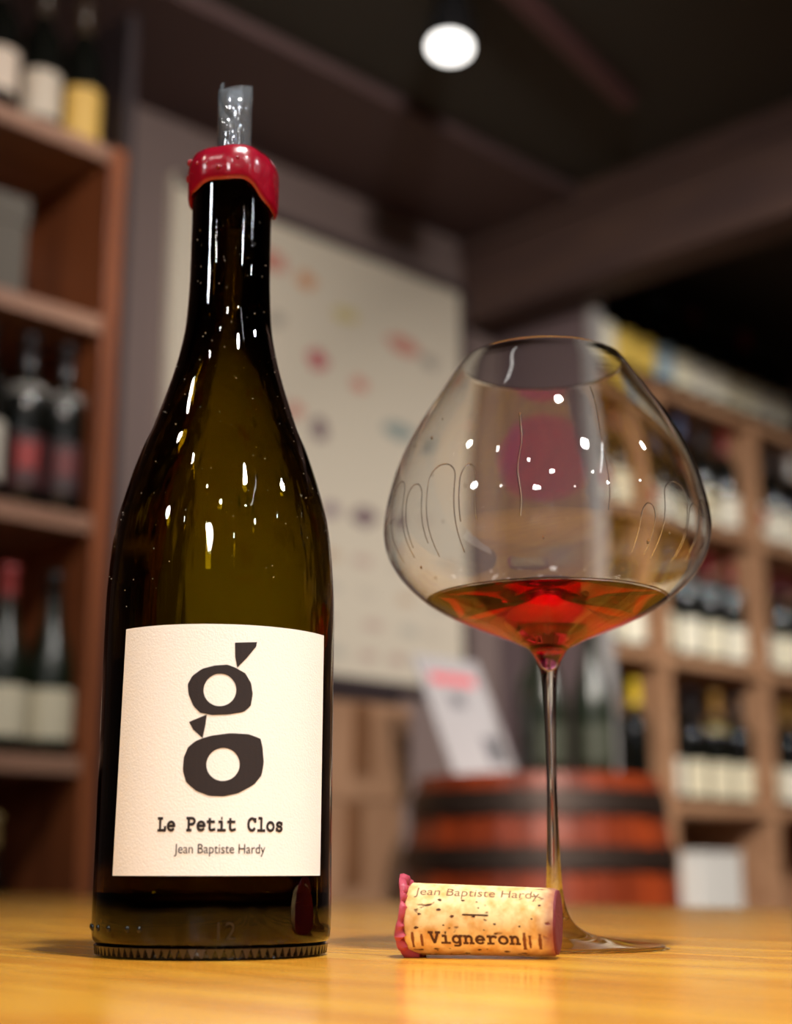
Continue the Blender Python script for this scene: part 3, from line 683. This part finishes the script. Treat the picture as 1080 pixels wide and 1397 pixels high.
for r_ in (1, 2, 3):
    idx = 0
    for cI in range(3):
        a0 = cols[cI] + (0.035 if cI else 0); a1 = cols[cI + 1]; n = int((a1 - a0 - 0.01) / 0.088); pitch = (a1 - a0) / n
        for k in range(n):
            u = a0 + pitch * (k + 0.5)
            if u > 4.02: continue
            q = rnd.randrange(7); lc = CRE[rnd.randrange(4)]; nm = 'cream'; bl_ = None; nk = None; lz = (0.02, 0.11)
            if r_ == 3 and cI == 0: lz, q = (0.0, 0.06), 7
            if r_ == 2 and cI == 1: nk = (190, 208, 216)
            if r_ == 1 and k % 2 == 0: bl_ = [(170, 50, 50), (70, 90, 130), (150, 130, 90)][k % 3]
            if r_ == 3 and cI == 1 and k == 2: q, nk = 5, (232, 206, 120)
            bgbottle(u, RV + 0.06, RB[r_] + 0.015, 'bordeaux', lc, CAPS[q],
                     '%s bottle from the left %s, %s label, %s capsule' % (ORD[idx], rows_txt[r_], nm, capnm[q]), 'bottles on shelf %s of the pale rack' % ORD[r_], lz=lz, blob=bl_, neck=nk)
            idx += 1
wc = thing('white_carton', 'plain white carton tilted on the bottom shelf of the pale rack', 'box', room(3.40, RV + 0.10, RB[4] + 0.015), pi / 4 + rad(8))
obj('carton_body', bx(-0.145, 0.105, -0.09, 0.14, 0, 0.25, bev=0.003), M['white'], wc)
obj('lid_flap', bx(-0.147, 0.107, -0.093, 0.142, 0.245, 0.254, bev=0.001), M['white'], wc)

# ---- framed wine map on the back wall
po = thing('framed_poster', 'big framed poster of small coloured patches hanging on the plaster wall', 'poster', room(0, 0), pi / 4)
PU0, PU1, PZ0, PZ1 = 1.835, 2.775, CZ + 0.44, CZ + 1.50
obj('sheet', bx(PU0, PU1, V1 - 0.014, V1 - 0.006, PZ0, PZ1), M['poster'], po)
fw_ = 0.022
obj('frame_rail', bx(PU0, PU1 + fw_, V1 - 0.026, V1 - 0.001, PZ1, PZ1 + fw_, bev=0.004), M['frame'], po)
obj('frame_rail', bx(PU0, PU1 + fw_, V1 - 0.026, V1 - 0.001, PZ0 - fw_, PZ0, bev=0.004), M['frame'], po)
obj('frame_stile', bx(PU1, PU1 + fw_, V1 - 0.026, V1 - 0.001, PZ0, PZ1, bev=0.004), M['frame'], po)
obj('frame_stile', bx(PU0 - 0.008, PU0, V1 - 0.026, V1 - 0.001, PZ0 - fw_, PZ1 + fw_, bev=0.002), M['poster'], po)
PC = [(196, 110, 96), (206, 130, 84), (150, 140, 130), (178, 60, 74), (120, 96, 110), (110, 130, 132), (198, 178, 110), (90, 66, 78), (186, 166, 150)]
rp = random.Random(11)
def patch(u, z, ru, rz, c):
    bm = bmesh.new(); n = 9
    bm.faces.new([bm.verts.new((u + ru * rp.uniform(0.75, 1.15) * cos(2 * pi * i / n), V1 - 0.0146, z + rz * rp.uniform(0.75, 1.15) * sin(2 * pi * i / n))) for i in range(n)])
    obj('printed_patch', bm, cmat(tuple(int(a * 0.68 + b * 0.32) for a, b in zip(c, (212, 200, 180)))), po)
fixed = [(2.12, 1.40, .05, .028, 0), (2.23, 1.385, .035, .026, 1), (2.36, 1.33, .04, .022, 6), (2.56, 1.30, .06, .03, 0), (2.66, 1.28, .035, .022, 2),
         (2.14, 1.26, .03, .02, 2), (2.27, 1.19, .035, .026, 3), (2.41, 1.16, .03, .022, 0), (2.20, 1.05, .028, .02, 0), (2.28, 1.02, .03, .028, 7), (2.55, 1.07, .06, .022, 5),
         (2.14, .87, .035, .025, 5), (2.32, .83, .03, .022, 4), (2.43, .83, .05, .025, 7), (2.58, .85, .035, .02, 8)]
for u, z, ru, rz, c in fixed: patch(u, CZ + z, ru, rz, PC[c])
for r_ in range(4):
    for k in range(6): patch(2.08 + 0.12 * k + rp.uniform(-.02, .02), CZ + 0.72 - 0.075 * r_, 0.034, 0.014, rp.choice([(196, 184, 168), (182, 150, 140), (176, 172, 160), (190, 160, 130)]))

# ---- stack of cardboard cases below the poster
cb_u, cb_v = 2.01, 2.25
zz = 0.0; hs = [0.235, 0.235, 0.235, 0.215, 0.19]
names = ['bottommost', 'second from the floor', 'third from the floor', 'second from the top', 'topmost']
for k, h_ in enumerate(hs):
    c_ = thing('cardboard_case', 'brown cardboard wine case, %s of the stack below the poster' % names[k], 'box', room(cb_u + (0.0, -0.01, -0.03, -0.01, 0.012)[k], cb_v, zz), pi / 4 + rad((0.5, -1, 1, 0, -0.5)[k]), 'cardboard cases stacked below the poster')
    obj('case_body', bx(-0.17, 0.14, -0.13, 0.13, 0, h_ - 0.004, bev=0.004), M['card'], c_)
    obj('top_flap', bx(-0.17, 0.14, -0.13, -0.002, h_ - 0.004, h_ - 0.001), M['card'], c_)
    obj('top_flap', bx(-0.17, 0.14, 0.002, 0.13, h_ - 0.004, h_ - 0.001), M['card'], c_)
    obj('tape_strip', bx(-0.02, 0.03, -0.1312, -0.1298, h_ * 0.25, h_ - 0.005), M['tape'], c_)
    zz += h_
hs_top = zz
dk = thing('flat_dark_slab', 'flat dark slab lying on the topmost cardboard case', 'box', room(cb_u, cb_v, hs_top), pi / 4)  # flat dark slab capping the stack
obj('slab_body', bx(-0.16, 0.135, -0.12, 0.12, 0, 0.045, bev=0.006), M['near_black'], dk)
obj('slab_seam', bx(-0.162, 0.137, -0.122, 0.122, 0.02, 0.023), M['black'], dk)

# ---- the barrel
bu, bv, BR, BH = 2.200, 1.825, 0.252, 0.955
ba = thing('wine_barrel', 'red-brown oak wine barrel with dark iron hoops behind the table', 'barrel', room(bu, bv, 0), pi / 4)
def brr(z): f = (z / BH - 0.5) * 2; return BR * (1.0 - 0.17 * f * f) * 1.06
NS = 24
for i in range(NS):
    bm = bmesh.new(); a0 = 2 * pi * (i + 0.02) / NS; a1 = 2 * pi * (i + 0.98) / NS; rows = []
    for k in range(9):
        z = BH * k / 8; R_ = brr(z); e = (i % 3) * 0.0008
        rows.append([bm.verts.new(((R_ + e) * cos(a0), (R_ + e) * sin(a0), z)), bm.verts.new(((R_ + e) * cos((a0 + a1) / 2) * 1.004, (R_ + e) * sin((a0 + a1) / 2) * 1.004, z)), bm.verts.new(((R_ + e) * cos(a1), (R_ + e) * sin(a1), z)),
                     bm.verts.new(((R_ - 0.025) * cos(a1), (R_ - 0.025) * sin(a1), z)), bm.verts.new(((R_ - 0.025) * cos(a0), (R_ - 0.025) * sin(a0), z))])
    for p_, q_ in zip(rows, rows[1:]):
        for k in range(5): k2 = (k + 1) % 5; bm.faces.new((p_[k], q_[k], q_[k2], p_[k2]))
    bm.faces.new(rows[0]); bm.faces.new(rows[-1])
    obj('stave', bm, M['stave'], ba)
for z0, z1 in ((0.015, 0.06), (0.17, 0.215), (0.33, 0.37), (0.60, 0.64), (0.79, 0.830), (0.885, 0.928)):
    obj('hoop', lathe([(brr(z0) + 0.004, z0), (brr(z1) + 0.004, z1), (brr(z1) + 0.008, z1), (brr(z0) + 0.008, z0), (brr(z0) + 0.004, z0)], 48), M['hoop'], ba, False)
for k in range(6):
    R_ = BR - 0.045; x0 = -R_ + 2 * R_ * k / 6; x1 = x0 + 2 * R_ / 6 - 0.003; c0 = min(abs(x0), abs(x1)) if x0 * x1 > 0 else 0
    bm = bmesh.new(); n = 6; lo = []
    pts = [(x0 + (x1 - x0) * i / n, sqrt(max(R_ * R_ - (x0 + (x1 - x0) * i / n) ** 2, 0))) for i in range(n + 1)]
    loop = [(x, y) for x, y in pts] + [(x, -y) for x, y in reversed(pts)]
    cl = []
    for p_ in loop:
        if not cl or hypot(p_[0] - cl[-1][0], p_[1] - cl[-1][1]) > 1e-5: cl.append(p_)
    if hypot(cl[0][0] - cl[-1][0], cl[0][1] - cl[-1][1]) < 1e-5: cl.pop()
    f_ = bm.faces.new([bm.verts.new((x, y, BH - 0.02)) for x, y in cl]); r_ = bmesh.ops.extrude_face_region(bm, geom=[f_])
    for g in r_['geom']:
        if isinstance(g, bmesh.types.BMVert): g.co.z += 0.018
    obj('head_plank', bm, M['barrelhead'], ba)
btop = BH - 0.002
# the sign leaning on the barrel head
sg = thing('leaflet_stand', 'white leaflet card with pink heading leaning back on the barrel', 'sign', room(bu - 0.10, bv + 0.035, btop + 0.002), pi / 4)
sg.rotation_euler = (rad(-25), 0, pi / 4)
obj('card_panel', bx(-0.09, 0.09, -0.003, 0.003, 0, 0.255, bev=0.001), M['leaflet'], sg)
obj('printed_heading', bx(-0.065, 0.06, -0.0036, -0.003, 0.195, 0.218), cmat((206, 96, 104)), sg)
obj('printed_block', bx(-0.03, 0.01, -0.0036, -0.003, 0.145, 0.175), cmat((110, 108, 112)), sg)
obj('printed_block', bx(0.02, 0.07, -0.0036, -0.003, 0.03, 0.085), cmat((96, 94, 98)), sg)
obj('easel_leg', bx(-0.015, 0.015, 0.003, 0.006, 0, 0.16), M['white'], sg)
for k, (du, dv, sh, txt) in enumerate([(-0.010, -0.035, 'burgundy', 'dark green bottle left of the glass stem on the barrel'), (0.050, -0.095, 'burgundy', 'dark green bottle right of the glass stem on the barrel'),
                                       (0.06, 0.05, 'bordeaux', 'dark green bottle standing behind the two others on the barrel')]):
    bgbottle(bu + du, bv + dv, btop, sh, (44, 48, 34), (30, 30, 24), txt, 'dark bottles on the barrel', 'greenglass', lz=(0.03, 0.10))

# ---- track rail and spotlights
rl = thing('ceiling_track', 'thin ceiling track rail at the top of the picture', 'rail', (0, 0, 0))
def bar(p, q, w_, h_):
    bm = bmesh.new(); d = (Vector(q) - Vector(p)); n = Vector((-d.y, d.x, 0)).normalized() * w_ / 2; u = Vector((0, 0, h_))
    vs = [bm.verts.new(x) for x in (Vector(p) - n, Vector(p) + n, Vector(q) + n, Vector(q) - n)]; vt = [bm.verts.new(v.co + u) for v in vs]
    bm.faces.new(vs); bm.faces.new(vt)
    for i in range(4): bm.faces.new((vs[i], vs[(i + 1) % 4], vt[(i + 1) % 4], vt[i]))
    return bm
obj('rail_bar', bar((0.02, 2.30, H - 0.03), (0.52, 3.05, H - 0.03), 0.035, 0.03), M['rail'], rl)
TL = (1.30, -0.95, 2.42)
tl = thing('tube_light', 'long white ceiling tube light behind the camera to the right', 'ceiling light', TL, rad(20))
obj('tube_housing', bx(-0.04, 0.04, -0.5, 0.5, 0.01, 0.06, bev=0.004), M['white'], tl)
obj('tube', bx(-0.02, 0.02, -0.48, 0.48, 0.0, 0.01), M['lens'], tl)
ld = bpy.data.lights.new('tube_glow', 'AREA'); ld.shape = 'RECTANGLE'; ld.size = 0.05; ld.size_y = 0.95; ld.energy = 1.0; ld.color = (0.93, 0.97, 1.0)
lo = bpy.data.objects.new('tube_glow', ld); COL.objects.link(lo); lo.parent = tl; lo.location = (0, 0, -0.005)
where = ['above the right of the table', 'far left behind the camera', 'above the left of the table', 'directly behind the camera', 'right of the table', 'at the rear left of the room',
         'at the rear right of the room', 'added low to fill the label front', 'small, front left', 'small, near front left', 'small, rear left', 'small, front right', 'small, rear right', 'small, far right', 'added over the table to brighten its top', 'aimed at the poster', 'aimed at the pale rack', 'aimed at the barrel', 'aimed at the left shelf', 'x']
for i, (p, t, W, r, c, sp) in enumerate(LAMPS):
    d = (Vector(t) - Vector(p)).normalized(); last = i == len(LAMPS) - 1
    sp_ = thing('track_spotlight', 'lit white spotlight in black housing on the dark ceiling' if last else 'black ceiling spotlight ' + where[i], 'spotlight', p, 0, 'ceiling spotlights')
    q = d.to_track_quat('-Z', 'Y').to_euler()
    hb = lathe([(r + 0.004, 0.0), (r + 0.008, 0.0), (r + 0.008, 0.05), (r * 0.8, 0.115), (0, 0.12), (0, 0.11), (r * 0.7, 0.105), (r + 0.004, 0.05), (r + 0.004, 0.0)], 32)
    o = obj('housing', hb, M['black'], sp_, True); o.rotation_euler = q
    o2 = obj('lens', lathe([(0, 0.0), (r + 0.003, 0.0), (r + 0.003, 0.004), (0, 0.005)], 32), M['lens'], sp_); o2.rotation_euler = q
    tip = -d * 0.07
    o3 = obj('stem', bx(tip.x - 0.009, tip.x + 0.009, tip.y - 0.009, tip.y + 0.009, tip.z, H - p[2]), M['black'], sp_)
